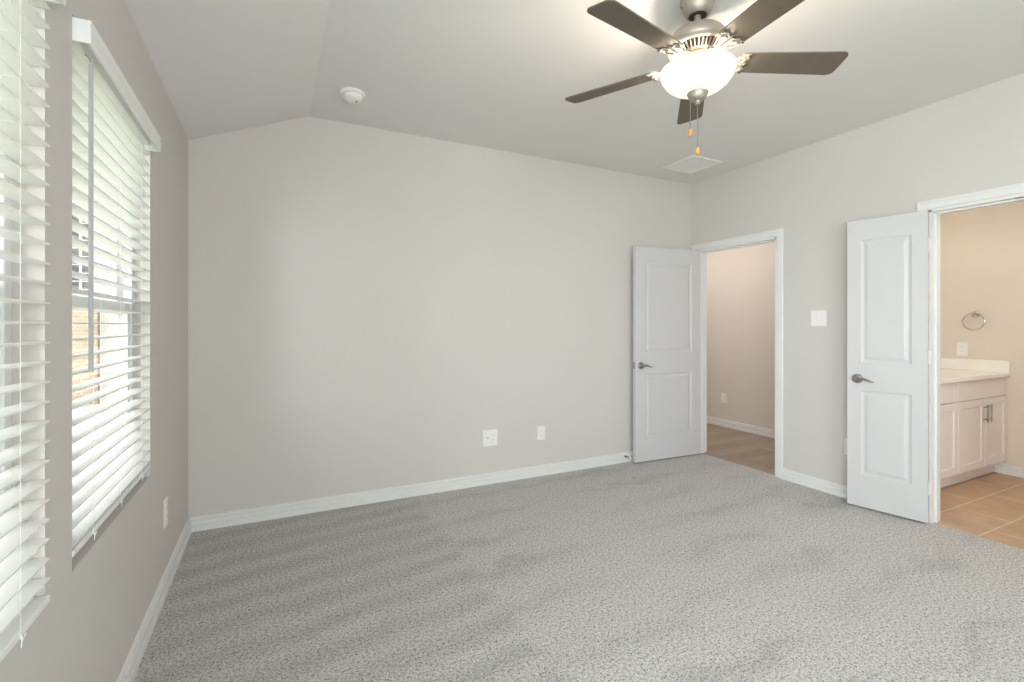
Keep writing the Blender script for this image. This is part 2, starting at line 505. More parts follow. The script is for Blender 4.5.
struct(MB().box(XR + WT, XH, 6.6, 6.7, -0.06, H).build('wall_hall_back', 'hallwall'), 'end wall of the hall', 'wall')
struct(MB().box(XR, XR + WT, YB + 0.12, 6.7, -0.06, H).build('wall_hall_left', 'hallwall'), 'hall wall behind the bedroom back wall', 'wall')
struct(MB().box(XR, XH + 0.1, YV + 0.112, 6.7, H + 0.001, H + 0.08).build('ceiling_hall', 'ceil'), 'hall ceiling', 'ceiling')

# baseboards
BP = [(0, 0), (.020, 0), (.020, .031), (.017, .035), (.006, .035), (.006, .046), (.016, .048), (.016, .068), (.005, .070), (.005, .079), (.012, .081), (.012, .088), (.008, .091), (0, .091)]


def base_x(mb, x0, x1, y, s):       # runs along x, faces s*y
    return mb.prism([(y + s * d, z) for d, z in BP], 'x', x0, x1)


def base_y(mb, y0, y1, x, s):
    return mb.prism([(x + s * d, z) for d, z in BP], 'y', y0, y1)


CW = 0.062                           # casing width
struct(base_y(MB(), YR, YB, XL, 1).build('baseboard_left', 'trim'), 'white moulded baseboard under the windows', 'baseboard')
struct(base_x(MB(), XL + 0.0, XR, YB, -1).build('baseboard_back', 'trim'), 'white moulded baseboard along the back wall', 'baseboard')
br = base_y(MB(), D2[1] + CW, D1[0] - CW, XR, -1)
base_y(br, D1[1] + CW, YB, XR, -1); base_y(br, YR, D2[0] - CW, XR, -1)
struct(br.build('baseboard_right', 'trim'), 'white moulded baseboard between the two doorways', 'baseboard')
struct(base_y(MB(), YV + .11, 6.6, XH, -1).build('baseboard_hall', 'trim'), 'white baseboard of the hall wall', 'baseboard')
struct(base_y(MB(), -0.6, 1.90, XB, -1).build('baseboard_bathroom', 'trim'), 'white baseboard beside the bathroom vanity', 'baseboard')


# door trims: casing on the bedroom side, jamb lining, stop
def door_trim(name, d, label):
    mb = MB()
    a, b = d
    T = 0.012

    def cas(poly_axis, p0, p1, q0, q1):     # stepped casing board on the wall face
        mb.box(XR - 0.011, XR, p0, p1, q0, q1, 0.0025, 1)
    rv = 0.006
    cas(0, a - CW, a - rv, 0, DH + CW); cas(0, b + rv, b + CW, 0, DH + CW); cas(0, a - rv, b + rv, DH + rv, DH + CW)
    # raised outer back band
    mb.box(XR - 0.016, XR - 0.0105, a - CW, a - CW + 0.02, 0, DH + CW, 0.002, 1)
    mb.box(XR - 0.016, XR - 0.0105, b + CW - 0.02, b + CW, 0, DH + CW, 0.002, 1)
    mb.box(XR - 0.016, XR - 0.0105, a - CW + 0.02, b + CW - 0.02, DH + CW - 0.02, DH + CW, 0.002, 1)
    # jamb lining
    j = 0.018
    mb.box(XR - 0.002, XR + WT + 0.002, a - 0.004, a + j - 0.004, 0, DH)
    mb.box(XR - 0.002, XR + WT + 0.002, b - j + 0.004, b + 0.004, 0, DH)
    mb.box(XR - 0.002, XR + WT + 0.002, a - 0.003, b + 0.003, DH - j + 0.004, DH + 0.005)
    # door stop
    mb.box(XR + 0.042, XR + 0.075, a + j - 0.004, a + j + 0.007, 0, DH - j)
    mb.box(XR + 0.042, XR + 0.075, b - j - 0.007, b - j + 0.004, 0, DH - j)
    mb.box(XR + 0.042, XR + 0.075, a + j, b - j, DH - j - 0.007, DH - j + 0.004)
    # far side casing
    for p0, p1, q0, q1 in ((a - CW, a - rv, 0, DH + CW), (b + rv, b + CW, 0, DH + CW), (a - rv, b + rv, DH + rv, DH + CW)):
        mb.box(XR + WT, XR + WT + 0.012, p0, p1, q0, q1, 0.0025, 1)
    return struct(mb.build(name, 'trim'), label, 'door casing')


t1 = door_trim('trim_1', D1, 'white casing around the hall doorway in the corner')
t2 = door_trim('trim_2', D2, 'white casing around the bathroom doorway')
MB().box(XR + 0.012, XR + 0.034, 1.13, 1.20, DH - 0.0175, DH - 0.0135, 0.001, 1).build('ball_catch', 'nickel', t2)
MB().box(XR + 0.015, XR + 0.030, D1[0] + 0.0135, D1[0] + 0.0155, 0.885, 0.945).build('strike_plate', 'nickel', t1)


# ------------------------------------------------------------------ doors
def panel_face(mb, w, h, y, s, panels):
    """one moulded face at depth y (outward direction s) with rectangular raised panels"""
    xs = sorted({0, w, *[p[0] for p in panels], *[p[1] for p in panels]})
    zs = sorted({0, h, *[p[2] for p in panels], *[p[3] for p in panels]})
    for i in range(len(xs) - 1):
        for j in range(len(zs) - 1):
            if any(p[0] <= xs[i] + 1e-6 and xs[i + 1] <= p[1] + 1e-6 and p[2] <= zs[j] + 1e-6 and zs[j + 1] <= p[3] + 1e-6 for p in panels): continue
            mb.face(mb.verts([(xs[i], y, zs[j]), (xs[i + 1], y, zs[j]), (xs[i + 1], y, zs[j + 1]), (xs[i], y, zs[j + 1])]))
    for x0, x1, z0, z1 in panels:
        loops = [(0, 0), (.006, -.0045), (.014, -.0075), (.022, -.0075), (.040, -.0020), (.044, -.0015)]
        prev = None
        for ins, dep in loops:
            q = mb.verts([(x0 + ins, y + s * dep, z0 + ins), (x1 - ins, y + s * dep, z0 + ins), (x1 - ins, y + s * dep, z1 - ins), (x0 + ins, y + s * dep, z1 - ins)])
            if prev:
                for k in range(4): mb.face([prev[k], prev[(k + 1) % 4], q[(k + 1) % 4], q[k]])
            prev = q
        mb.face(prev)


def door_leaf(w, h, t, panels):
    mb = MB()
    panel_face(mb, w, h, 0, -1, panels); panel_face(mb, w, h, t, 1, panels)
    for x in (0, w):
        mb.face(mb.verts([(x, 0, 0), (x, t, 0), (x, t, h), (x, 0, h)]))
    for z in (0, h):
        mb.face(mb.verts([(0, 0, z), (w, 0, z), (w, t, z), (0, t, z)]))
    bmesh.ops.remove_doubles(mb.bm, verts=mb.bm.verts, dist=1e-5)
    return mb


def lever(parent, x, z, y, s, point):
    """lever handle on the face at y, outward s, lever pointing along point*x"""
    mb = MB()
    prof = [(0.0, 0.0), (.033, 0), (.033, .004), (.030, .008), (.022, .011), (.014, .013), (.0125, .030), (.013, .046), (.011, .050), (0, .050)]
    mb.lathe([(r, s * d) for r, d in prof], x, y, z, 28, 'y')
    pts, rad = [], []
    for k in range(13):
        u = k / 12
        pts.append((x + point * (u * 0.112 - 0.004), y + s * (.042 - .010 * math.sin(u * PI) * (1 - u)), z + 0.006 * math.sin(u * PI * 1.6) - 0.010 * u * u))
        rad.append(0.0105 * (1 - u) + 0.0045 * u + 0.002 * math.sin(u * PI))
    mb.tube(pts, rad, 12, 0.8)
    return mb.build('lever_handle', 'nickel', parent, True)


def hinges(parent, h, t, n=3):
    for k in range(n):
        z = (0.22, h * 0.53, h - 0.22)[k] if n == 3 else 0
        hb = MB()
        for q in range(5):
            hb.lathe([(0, -.009), (.006, -.009), (.006, .009), (0, .009)], -0.004, -0.002, z + (q - 2) * 0.0185, 12)
        hb.box(-0.004, -0.0012, 0.0, t * .85, z - .045, z + .045)
        hb.build('hinge', 'trim', parent, True)


LZ = 0.905
d1 = empty('door_1', (3.836, 3.502, 0.012), 'open two panel white door standing against the back wall', 'door', R(177.4), kind='structure')
W = 0.802; DHT = 2.022; DT = 0.035
panels1 = [(.115, W - .115, .225, .825), (.115, W - .115, 1.020, 1.885)]
door_leaf(W, DHT, DT, panels1).build('door_leaf', 'door', d1)
lever(d1, W - 0.062, LZ, DT, 1, -1); lever(d1, W - 0.062, LZ, 0, -1, -1)
lp = MB(); lp.box(W, W + 0.0015, DT / 2 - .0125, DT / 2 + .0125, LZ - .0285, LZ + .0285)
lp.box(W + 0.001, W + .009, DT / 2 - .006, DT / 2 + .006, LZ - .009, LZ + .009, .002, 1)
lp.build('latch', 'nickel', d1)
hinges(d1, DHT, DT)

W = 0.449
d2 = empty('door_2', (3.836, 1.594, 0.012), 'narrow two panel white door folded open beside the bathroom doorway', 'door', R(101.2), kind='structure')
panels2 = [(.082, W - .082, .225, .825), (.082, W - .082, 1.020, 1.885)]
door_leaf(W, DHT + .006, DT, panels2).build('door_leaf', 'door', d2)
lever(d2, W - 0.062, LZ, DT, 1, -1)
hinges(d2, DHT, DT)

# spring door stop on the back baseboard behind door 1
ds = empty('door_stop', (2.985, YB - 0.0165, 0.058), 'small spring door stop on the back baseboard beside the open door', 'door stop')
mb = MB()
mb.lathe([(0, 0), (.009, 0), (.009, -.004), (.006, -.006), (0, -.006)], 0, 0, 0, 16, 'y')
pts = [(0.0052 * math.cos(a * .7), -.006 - a * .0009, 0.0052 * math.sin(a * .7)) for a in range(0, 64)]
mb.tube(pts, 0.0012, 6)
mb.build('spring', 'fandark', ds, True)
MB().lathe([(0, -.060), (.008, -.061), (.008, -.073), (.006, -.076), (0, -.076)], 0, 0, 0, 16, 'y').build('rubber_tip', 'plate', ds, True)


# ------------------------------------------------------------------ windows
def window(name, y0, y1, label, meet=1.345):
    root = empty(name, (XL, (y0 + y1) / 2, WZ[0]), label, 'window', kind='structure')
    ox, oy, oz = root.location
    z0, z1 = WZ
    xf0, xf1 = XL - 0.130, XL - 0.056            # frame depth
    fr = MB(); w = 0.036

    def L(m, a, b, c, d, e, f, bev=.002): m.box(a - ox, b - ox, c - oy, d - oy, e - oz, f - oz, bev, 1)
    L(fr, xf0, xf1, y0, y0 + w, z0, z1); L(fr, xf0, xf1, y1 - w, y1, z0, z1)
    L(fr, xf0, xf1, y0 + w, y1 - w, z0, z0 + w); L(fr, xf0, xf1, y0 + w, y1 - w, z1 - w, z1)
    fr.build('window_frame', 'vinyl', root)
    for nm, a, b, x0, x1 in (('upper_sash', meet, z1 - w, xf0 + .006, xf0 + .032), ('lower_sash', z0 + w, meet + .042, xf0 + .036, xf1 - .006)):
        s = MB(); q = 0.034; lo = 0.042
        ya, yb = y0 + w, y1 - w
        L(s, x0, x1, ya, ya + q, a, b); L(s, x0, x1, yb - q, yb, a, b)
        L(s, x0, x1, ya + q, yb - q, a, a + lo); L(s, x0, x1, ya + q, yb - q, b - lo, b)
        so = s.build(nm, 'vinyl', root)
        g = MB(); xm = (x0 + x1) / 2
        L(g, xm - .002, xm + .002, ya + q - .004, yb - q + .004, a + lo - .004, b - lo + .004, 0)
        g.build('glass', 'glass', so)
    return root


window('window_1', *W1, 'white single hung window behind the far blind')
window('window_2', *W2, 'white single hung window behind the near blind')
w3 = empty('added_window_3', (XL - 0.09, (W3[0] + W3[1]) / 2, WZ3[0]), 'wide bare window added to the left wall behind the camera for fill light', 'window', kind='structure')  # invented, unseen opening that lets the side fill panel light the room
fr = MB(); q = .05
ya, yb = W3[0] - w3.location.y, W3[1] - w3.location.y; zt = WZ3[1] - WZ3[0]
fr.box(-.03, .03, ya, yb, 0, q); fr.box(-.03, .03, ya, yb, zt - q, zt)
for c in (ya + q / 2, 0, yb - q / 2): fr.box(-.03, .03, c - q / 2, c + q / 2, q, zt - q)
fr.build('window_frame', 'vinyl', w3)
MB().box(-.003, .003, ya + q, yb - q, q, zt - q).build('glass', 'glass', w3)


w4 = empty('added_window_4', ((RW[0] + RW[1]) / 2, YR - 0.06, RW[2]), 'bare window added to the wall behind the camera for fill light', 'window', kind='structure')  # invented, unseen opening for the rear fill panel
fr = MB(); xa, xb = RW[0] - w4.location.x, RW[1] - w4.location.x; zt = RW[3] - RW[2]
fr.box(xa, xb, -.03, .03, 0, q); fr.box(xa, xb, -.03, .03, zt - q, zt)
for c in (xa + q / 2, xb - q / 2): fr.box(c - q / 2, c + q / 2, -.03, .03, q, zt - q)
fr.box(xa + q, xb - q, -.02, .02, zt / 2 - q / 2, zt / 2 + q / 2)
fr.build('window_frame', 'vinyl', w4)
MB().box(xa + q, xb - q, -.003, .003, q, zt - q).build('glass', 'glass', w4)


def blind(y0, y1, proud, nlow, rail_z, label, lad=(0.162, 0.445, 0.745)):
    """horizontal blind hung inside the opening, its front edge a little proud of the wall"""
    xc = XL + proud - 0.025
    root = empty('window_blind', (xc, (y0 + y1) / 2, WZ[1]), label, 'blind')
    ox, oy, oz = root.location
    a, b = y0 + 0.006, y1 - 0.006
    ztop = WZ[1]
    Z0 = 1.303; P = 0.0455
    ks = list(range(nlow, 17))
    sl = MB()
    prof = []
    hw = 0.025; n = 6
    for i in range(n + 1):
        u = -1 + 2 * i / n
        prof.append((u * hw, 0.0012 * (1 - u * u)))
    poly = prof + [(x, z - 0.0040) for x, z in prof[::-1]]
    for k in ks:
        z = Z0 + k * P - oz
        tl = R(1.0)
        rp = [(x * math.cos(tl) - zz * math.sin(tl), z + x * math.sin(tl) + zz * math.cos(tl)) for x, zz in poly]
        sl.prism(rp, 'y', a - oy, b - oy)
    sl.build('slats', 'blind', root)
    zb = rail_z - oz
    MB().box(-.0265, .0265, a - oy, b - oy, zb - .010, zb + .007, .003, 2).build('bottom_rail', 'blind', root)
    MB().box(-.022, .024, a - oy, b - oy, -.046, -.002, .002, 1).build('headrail', 'blind', root)
    va = MB()
    f = XL + 0.030 - ox
    vy0, vy1 = y0 + .003 - oy, y1 + .001 - oy
    va.prism([(f, -.069), (f + .006, -.069), (f + .008, -.063), (f + .008, -.026), (f + .006, -.020), (f + .009, -.014), (f + .009, -.007), (f, -.007)], 'y', vy0, vy1)
    for c in (vy0, vy1 - .006): va.box(XL - .02 - ox, f + .0005, c, c + .006, -.069, -.007)
    va.build('valance', 'blind', root)
    for q in lad:
        yy = y0 + q - oy
        c = MB()
        for x in (-.027, .027):
            c.tube([(x, yy, zb), (x, yy, -.04)], .0007, 6)
        for k in ks:
            z = Z0 + k * P - oz - .004
            c.tube([(-.027, yy, z), (.027, yy, z)], .0005, 5)
        c.build('ladder_cord', 'cord', root)
        kn = MB()
        kn.tube([(.0265, yy, zb + .002), (.029, yy + .001, zb - .008), (.029, yy + .004, zb - .016)], [.0012, .0026, .0014], 8)
        kn.tube([(.029, yy + .002, zb - .009), (.030, yy + .011, zb - .011), (.029, yy + .018, zb - .008)], [.0013, .0011, .0018], 8)
        kn.tube([(.029, yy + .002, zb - .010), (.030, yy - .004, zb - .026)], [.0012, .0010], 8)
        kn.build('cord_knot', 'cord', root)
    yy = y0 + 0.113 - oy
    wd = MB()
    wd.tube([(.034, yy, -.078), (.034, yy, -.50), (.034, yy, -.955)], [.0055, .0055, .0060], 10)
    wd.tube([(.020, yy, -.052), (.030, yy, -.060), (.034, yy, -.080)], .0018, 6)
    wd.build('tilt_wand', 'wand', root, True)
    return root


blind(*W1, 0.0, -13, 0.690, 'white faux wood blind on the far window nearer the room corner')
blind(*W2, 0.011, -13, 0.665, 'white faux wood blind on the near window cut by the photo edge')


# ------------------------------------------------------------------ wall plates
def plate_box(mb, w, h, d=0.006):
    mb.box(-w / 2, w / 2, -d, 0, -h / 2, h / 2, .0025, 2)
    return mb


def outlet(name, loc, rz, label, w=.075, h=.122, kind='duplex'):
    """faces local -y"""
    o = empty(name, loc, label, 'outlet', rz)
    plate_box(MB(), w, h).build('cover_plate', 'plate', o)
    if kind == 'duplex':
        for s in (-1, 1):
            r = MB()
            r.lathe([(0, -.0085), (.0150, -.0085), (.0165, -.006), (.0165, -.004)], 0, 0, s * .0195, 24, 'y')
            ro = r.build('receptacle', 'plate', o, True)
            for x, hh in ((-.0063, .009), (.0063, .007)):
                MB().box(x - .001, x + .001, -.0088, -.0080, s * .0195 + .002 - hh / 2, s * .0195 + .002 + hh / 2).build('slot', 'slot', ro)
            MB().lathe([(0, -.0088), (.0024, -.0088), (.0024, -.008)], 0, 0, s * .0195 - .0075, 10, 'y').build('ground_hole', 'slot', ro)
        MB().lathe([(0, -.0072), (.003, -.0072), (.003, -.005)], 0, 0, 0, 12, 'y').build('screw', 'plate', o, True)
    elif kind == 'cable':
        for x in (-.023,):
            c = MB(); c.lathe([(0, -.012), (.0042, -.012), (.0042, -.007), (.0065, -.007), (.0065, -.005)], x, 0, 0, 6, 'y')
            c.build('coax_jack', 'nickel', o)
        r = MB(); r.box(.011, .035, -.0085, -.005, -.033, .033, .0015, 1)
        ro = r.build('receptacle', 'plate', o)
        for s in (-1, 1):
            for x in (.0175, .0285): MB().box(x - .001, x + .001, -.0089, -.0083, s * .018 - .004, s * .018 + .004).build('slot', 'slot', ro)
        for x in (-.023, .023):
            for z in (-.048, .048):
                MB().lathe([(0, -.0072), (.003, -.0072), (.003, -.005)], x, 0, z, 12, 'y').build('screw', 'plate', o, True)
    elif kind == 'decor':
        ro = MB().box(-.017, .017, -.0085, -.005, -.034, .034, .0015, 1).build('receptacle', 'plate', o)
        for s in (-1, 1):
            for x in (-.0055, .0055): MB().box(x - .001, x + .001, -.0089, -.0083, s * .018 - .004, s * .018 + .004).build('slot', 'slot', ro)
    return o


outlet('wall_outlet', (1.596, YB, .374), 0, 'square white double outlet plate on the back wall', .132, .132, 'cable')
outlet('wall_outlet', (2.076, YB, .366), 0, 'narrow white outlet on the back wall nearer the open door')
outlet('wall_outlet', (XL, 2.878, .378), R(90), 'white outlet low on the left wall between the far window and the corner', .078, .14)
outlet('wall_outlet', (XR, 2.085, .385), R(-90), 'white outlet half hidden behind the bathroom door edge')
outlet('wall_outlet', (XH, 4.283, .366), R(-90), 'white outlet on the hall wall beyond the doorway')
outlet('wall_outlet', (XB, 2.125, 1.076), R(-90), 'white outlet above the bathroom counter', .078, .125, 'decor')


def ry(u, X):
    t = (u - 512) / 480.77; a = R(26.485)
    return X * (math.cos(a) - t * math.sin(a)) / (math.sin(a) + t * math.cos(a))


sw = empty('light_switch', (XR, ry(819, XR), 1.349), 'white two gang rocker light switch between the doors', 'light switch', R(-90))
plate_box(MB(), .122, .125).build('cover_plate', 'plate', sw)
for x in (-.023, .023):
    r = MB(); r.prism([(-.006, -.033), (-.0075, -.033), (-.0105, .033), (-.006, .033)], 'x', x - .0165, x + .0165)
    r.build('rocker', 'plate', sw)
    for z in (-.048, .048):
        MB().lathe([(0, -.0072), (.003, -.0072), (.003, -.005)], x, 0, z, 12, 'y').build('screw', 'plate', sw, True)

# ------------------------------------------------------------------ smoke detector and vent
sd = empty('smoke_detector', (0.447, 3.125, H), 'round white smoke detector on the ceiling near the fold', 'smoke detector')
MB().lathe([(0, 0), (.076, 0), (.078, -.004), (.076, -.016), (.070, -.019), (0, -.019)], seg=44).build('base', 'plate', sd, True)
MB().lathe([(0, -.018), (.060, -.018), (.060, -.026), (.057, -.040), (.046, -.050), (.020, -.054), (0, -.054)], seg=44).build('cover', 'plate', sd, True)
MB().lathe([(0, -.0555), (.006, -.0555), (.006, -.048), (0, -.048)], .022, -.012, 0, 14).build('test_button', 'slot', sd, True)

cv = empty('ceiling_vent', (3.381, 3.152, H), 'square white ceiling air vent near the back right corner', 'vent')
hw = .18
f = MB(); e = .026
for a, b, c, d in ((-hw, hw, -hw, -hw + e), (-hw, hw, hw - e, hw), (-hw, -hw + e, -hw + e, hw - e), (hw - e, hw, -hw + e, hw - e), (-hw + e, hw - e, -.006, .006)):
    f.box(a, b, c, d, -.010, 0, .003, 1)
f.build('frame', 'plate', cv)
lv = MB()
for k in range(18):
    x = -hw + e + .008 + k * ((2 * hw - 2 * e - .016) / 17)
    lv.prism([(x - .0082, -.0062), (x - .0080, -.0075), (x + .0080, -.0068), (x + .0080, -.0055)], 'y', -hw + e, hw - e)
lv.build('louvers', 'plate', cv)
MB().box(-hw + .01, hw - .01, -hw + .01, hw - .01, -.0012, -.0002).build('duct_backing', 'plate', cv)

# ------------------------------------------------------------------ ceiling fan
FX, FY, FZ = 1.678, 1.533, 2.455
fan = empty('ceiling_fan', (FX, FY, H), 'five blade taupe ceiling fan with a lit glass bowl', 'ceiling fan')


def fz(z): return z - H


MB().lathe([(0, 0), (.070, 0), (.072, fz(2.735)), (.070, fz(2.715)), (.060, fz(2.680)), (.046, fz(2.660)), (.040, fz(2.657)), (.036, fz(2.662)), (.0, fz(2.664))], seg=44).build('canopy', 'fanmetal', fan, True)
MB().lathe([(0, fz(2.672)), (.037, fz(2.672)), (.037, fz(2.6585)), (.0, fz(2.6585))], seg=32).build('hanger_collar', 'fandark', fan, True)
MB().lathe([(0, fz(2.66)), (.0135, fz(2.66)), (.0135, fz(2.60)), (0, fz(2.60))], seg=24).build('downrod', 'fanmetal', fan, True)
for k in range(3):
    a = 2 * PI * k / 3 + 2.6
    MB().lathe([(0, 0), (.005, 0), (.006, .006), (0, .009)], .068 * math.cos(a), .068 * math.sin(a), fz(2.70), 10).build('canopy_screw', 'nickel', fan, True)
mh = MB()
mh.lathe([(0, fz(2.622)), (.024, fz(2.620)), (.030, fz(2.612)), (.070, fz(2.600)), (.105, fz(2.580)), (.124, fz(2.553)), (.128, fz(2.532)), (.124, fz(2.522)), (.118, fz(2.518)), (.0, fz(2.518))], seg=56)
mh.build('motor_housing', 'fanmetal', fan, True)
vr = MB()
vr.lathe([(0, fz(2.519)), (.121, fz(2.519)), (.121, fz(2.510)), (.106, fz(2.507)), (.082, fz(2.482)), (.078, fz(2.476)), (0, fz(2.476))], seg=56)
vr.build('vent_ring', 'fandark', fan, True)
vr = MB()
for k in range(40):                     # cooling fins around the lower cone
    a = 2 * PI * k / 40
    c, s = math.cos(a), math.sin(a)
    pts = [(.108, 2.5065), (.084, 2.4815)]
    q = []
    vr.tube([(r * c, r * s, fz(z) - .002) for r, z in pts], .0028, 6)
vr.lathe([(.122, fz(2.520)), (.1225, fz(2.509)), (.110, fz(2.5065)), (.108, fz(2.509)), (.118, fz(2.520))], seg=56)
vr.lathe([(.086, fz(2.484)), (.083, fz(2.475)), (.078, fz(2.476)), (.080, fz(2.484))], seg=56)
vr.build('vent_fins', 'fanivory', fan, True)
MB().lathe([(0, fz(2.478)), (.076, fz(2.478)), (.078, fz(2.470)), (.074, fz(2.464)), (0, fz(2.464))], seg=48).build('flywheel', 'copper', fan, True)
MB().lathe([(0, fz(2.465)), (.052, fz(2.465)), (.056, fz(2.455)), (.056, fz(2.437)), (.030, fz(2.430)), (0, fz(2.430))], seg=40).build('switch_housing', 'copper', fan, True)

BL0, BL1 = 0.172, 0.638
PITCH = R(12)


def blade_outline():
    r0w, r1w = .056, .068
    pts = []
    def corner(cx, cy, r, a0, a1, n=6):
        for i in range(n + 1):
            a = a0 + (a1 - a0) * i / n
            pts.append((cx + r * math.cos(a), cy + r * math.sin(a)))
    rr = .028
    corner(BL1 - rr, -(r1w - rr), rr, -PI / 2, 0)
    corner(BL1 - rr, r1w - rr, rr, 0, PI / 2)
    rs = .018
    corner(BL0 + rs, r0w - rs, rs, PI / 2, PI)
    corner(BL0 + rs, -(r0w - rs), rs, PI, 3 * PI / 2)
    return pts


def make_blade(ang):
    out = blade_outline()
    m = MB(); m.prism(out, 'z', -.003, .003)
    Rm = Matrix.Rotation(ang, 4, 'Z') @ Matrix.Rotation(-PITCH, 4, 'X')
    bmesh.ops.transform(m.bm, matrix=Matrix.Translation((0, 0, fz(FZ))) @ Rm, verts=m.bm.verts)
    bo = m.build('blade', 'blade', fan)
    # cast iron bracket: arm from the flywheel, scalloped plate under the blade with three screws
    ib = MB()
    plate = [(.128, -.012), (.145, -.014), (.165, -.034), (.185, -.050), (.214, -.055), (.207, -.044), (.214, -.028), (.200, -.012), (.218, 0),
             (.200, .012), (.214, .028), (.207, .044), (.214, .055), (.185, .050), (.165, .034), (.145, .014), (.128, .012)]
    ib.prism(plate, 'z', -.0085, -.0032)
    for sgn in (-1, 1):                 # scroll ribs
        ib.tube([(.140, sgn * .008, -.010), (.162, sgn * .028, -.011), (.184, sgn * .040, -.0105), (.200, sgn * .028, -.010), (.188, sgn * .014, -.010)], [.003, .0035, .003, .003, .0025], 8)
    ib.tube([(.128, 0, -.009), (.165, 0, -.011), (.205, 0, -.010)], [.006, .005, .003], 8)
    bmesh.ops.transform(ib.bm, matrix=Matrix.Translation((0, 0, fz(FZ))) @ Rm, verts=ib.bm.verts)
    arm = MB()
    arm.tube([(.060, 0, .014), (.090, 0, .012), (.112, 0, -.002), (.136, 0, -.006)], [.010, .012, .012, .010], 10, .55)
    bmesh.ops.transform(arm.bm, matrix=Matrix.Translation((0, 0, fz(FZ))) @ Matrix.Rotation(ang, 4, 'Z'), verts=arm.bm.verts)
    me = bpy.data.meshes.new('tmp'); arm.bm.to_mesh(me); arm.bm.free(); ib.bm.from_mesh(me); bpy.data.meshes.remove(me)
    ib.build('blade_iron', 'fanivory', bo, True)
    for x, y in ((.208, -.050), (.208, .050), (.212, 0)):
        sc_ = MB()
        sc_.lathe([(0, -.0125), (.0045, -.011), (.005, -.008), (0, -.008)], x, y, 0, 12)
        bmesh.ops.transform(sc_.bm, matrix=Matrix.Translation((0, 0, fz(FZ))) @ Rm, verts=sc_.bm.verts)
        sc_.build('blade_screw', 'fandark', bo, True)


for k in range(5): make_blade(.8092 + k * 2 * PI / 5)

# glass bowl, open at the top, hung from a centre rod
bowl = [(.148, 2.419), (.1525, 2.424), (.157, 2.421), (.1565, 2.408), (.148, 2.386), (.132, 2.363), (.108, 2.343), (.078, 2.328), (.044, 2.319), (.018, 2.317)]
MB().lathe([(r, fz(z)) for r, z in bowl], seg=64).build('glass_bowl', 'bowl', fan, True)
MB().lathe([(0, fz(2.433)), (.006, fz(2.433)), (.006, fz(2.315)), (0, fz(2.315))], seg=12).build('centre_rod', 'fanmetal', fan, True)
MB().lathe([(0, fz(2.324)), (.042, fz(2.3225)), (.045, fz(2.317)), (.041, fz(2.310)), (.038, fz(2.300)), (.034, fz(2.292)), (.026, fz(2.286)), (.014, fz(2.2835)), (.012, fz(2.278)), (.013, fz(2.273)), (.009, fz(2.268)), (0, fz(2.266))], seg=40).build('bowl_finial', 'fanmetal', fan, True)
for k in range(3):
    a = 0.6 + k * 2 * PI / 3
    x, y = .055 * math.cos(a), .055 * math.sin(a)
    b = MB(); b.lathe([(0, .022), (.010, .020), (.019, .008), (.021, -.004), (.016, -.018), (.008, -.025), (0, -.027)], x, y, fz(2.395), 20)
    b.build('bulb', 'bulb', fan, True)
    b = MB(); b.lathe([(0, .045), (.013, .045), (.014, .018), (0, .018)], x, y, fz(2.395), 16); b.build('lamp_socket', 'fanivory', fan, True)
    lamp('fan_bulb_light', 'POINT', (FX + x * 1.72, FY + y * 1.72, 2.412), 3.8, (1.0, 0.83, 0.68), radius=0.015)


def chain(dx, dy, z0, z1):
    c = MB()
    n = int((z0 - z1) / .0055)
    for i in range(n):
        z = z0 - (i + .5) * (z0 - z1) / n
        c.lathe([(0, .0023), (.0016, .0016), (.0023, 0), (.0016, -.0016), (0, -.0023)], dx, dy, fz(z), 6)
    c.tube([(dx, dy, fz(z0)), (dx, dy, fz(z1))], .0007, 5)
    co = c.build('pull_chain', 'nickel', fan)
    b = MB(); b.lathe([(0, .016), (.004, .0155), (.0085, .008), (.0105, -.002), (.009, -.011), (.005, -.016), (0, -.017)], dx, dy, fz(z1) - .014, 18)
    b.build('wooden_pull', 'beadwood', co, True)


cr, sr = math.cos(R(-26.485)), math.sin(R(-26.485))
chain(-.032 * cr, -.032 * sr, 2.292, 2.160)
chain(0, 0, 2.268, 2.080)

# ------------------------------------------------------------------ bathroom vanity
VF = 1.822                                # front face of the boxes
va = empty('bathroom_vanity', (4.85, VF, 0), 'white shaker vanity cabinet in the bathroom', 'vanity')
ox, oy = 4.85, VF
bx = MB(); xl, xr = 4.02 - ox, XB - .006 - ox
bx.box(xl, xr, .018, YV - .012 - oy, .115, .850)
bx.box(xl, xr, .080, YV - .012 - oy, 0, .116)
bx.build('cabinet_body', 'cab', va)


def shaker(name, x0, x1, z0, z1, rail=.058, flat=False):
    m = MB()
    if flat:
        m.box(x0 - ox, x1 - ox, 0, .019, z0, z1, .0015, 1)
    else:
        a, b = x0 - ox, x1 - ox
        m.box(a, a + rail, 0, .019, z0, z1, .0015, 1); m.box(b - rail, b, 0, .019, z0, z1, .0015, 1)
        m.box(a + rail - .001, b - rail + .001, 0, .019, z0, z0 + rail, .0015, 1); m.box(a + rail - .001, b - rail + .001, 0, .019, z1 - rail, z1, .0015, 1)
        m.box(a + rail - .002, b - rail + .002, .008, .016, z0 + rail - .002, z1 - rail + .002)
    return m.build(name, 'cab', va)


def pull(parent, x, z0, z1):
    m = MB(); x -= ox
    m.tube([(x, -.030, z0), (x, -.030, z1)], .0058, 12)
    for z in (z0 + .022, z1 - .022): m.tube([(x, .001, z), (x, -.030, z)], .0045, 10)
    return m.build('bar_pull', 'nickel', parent, True)


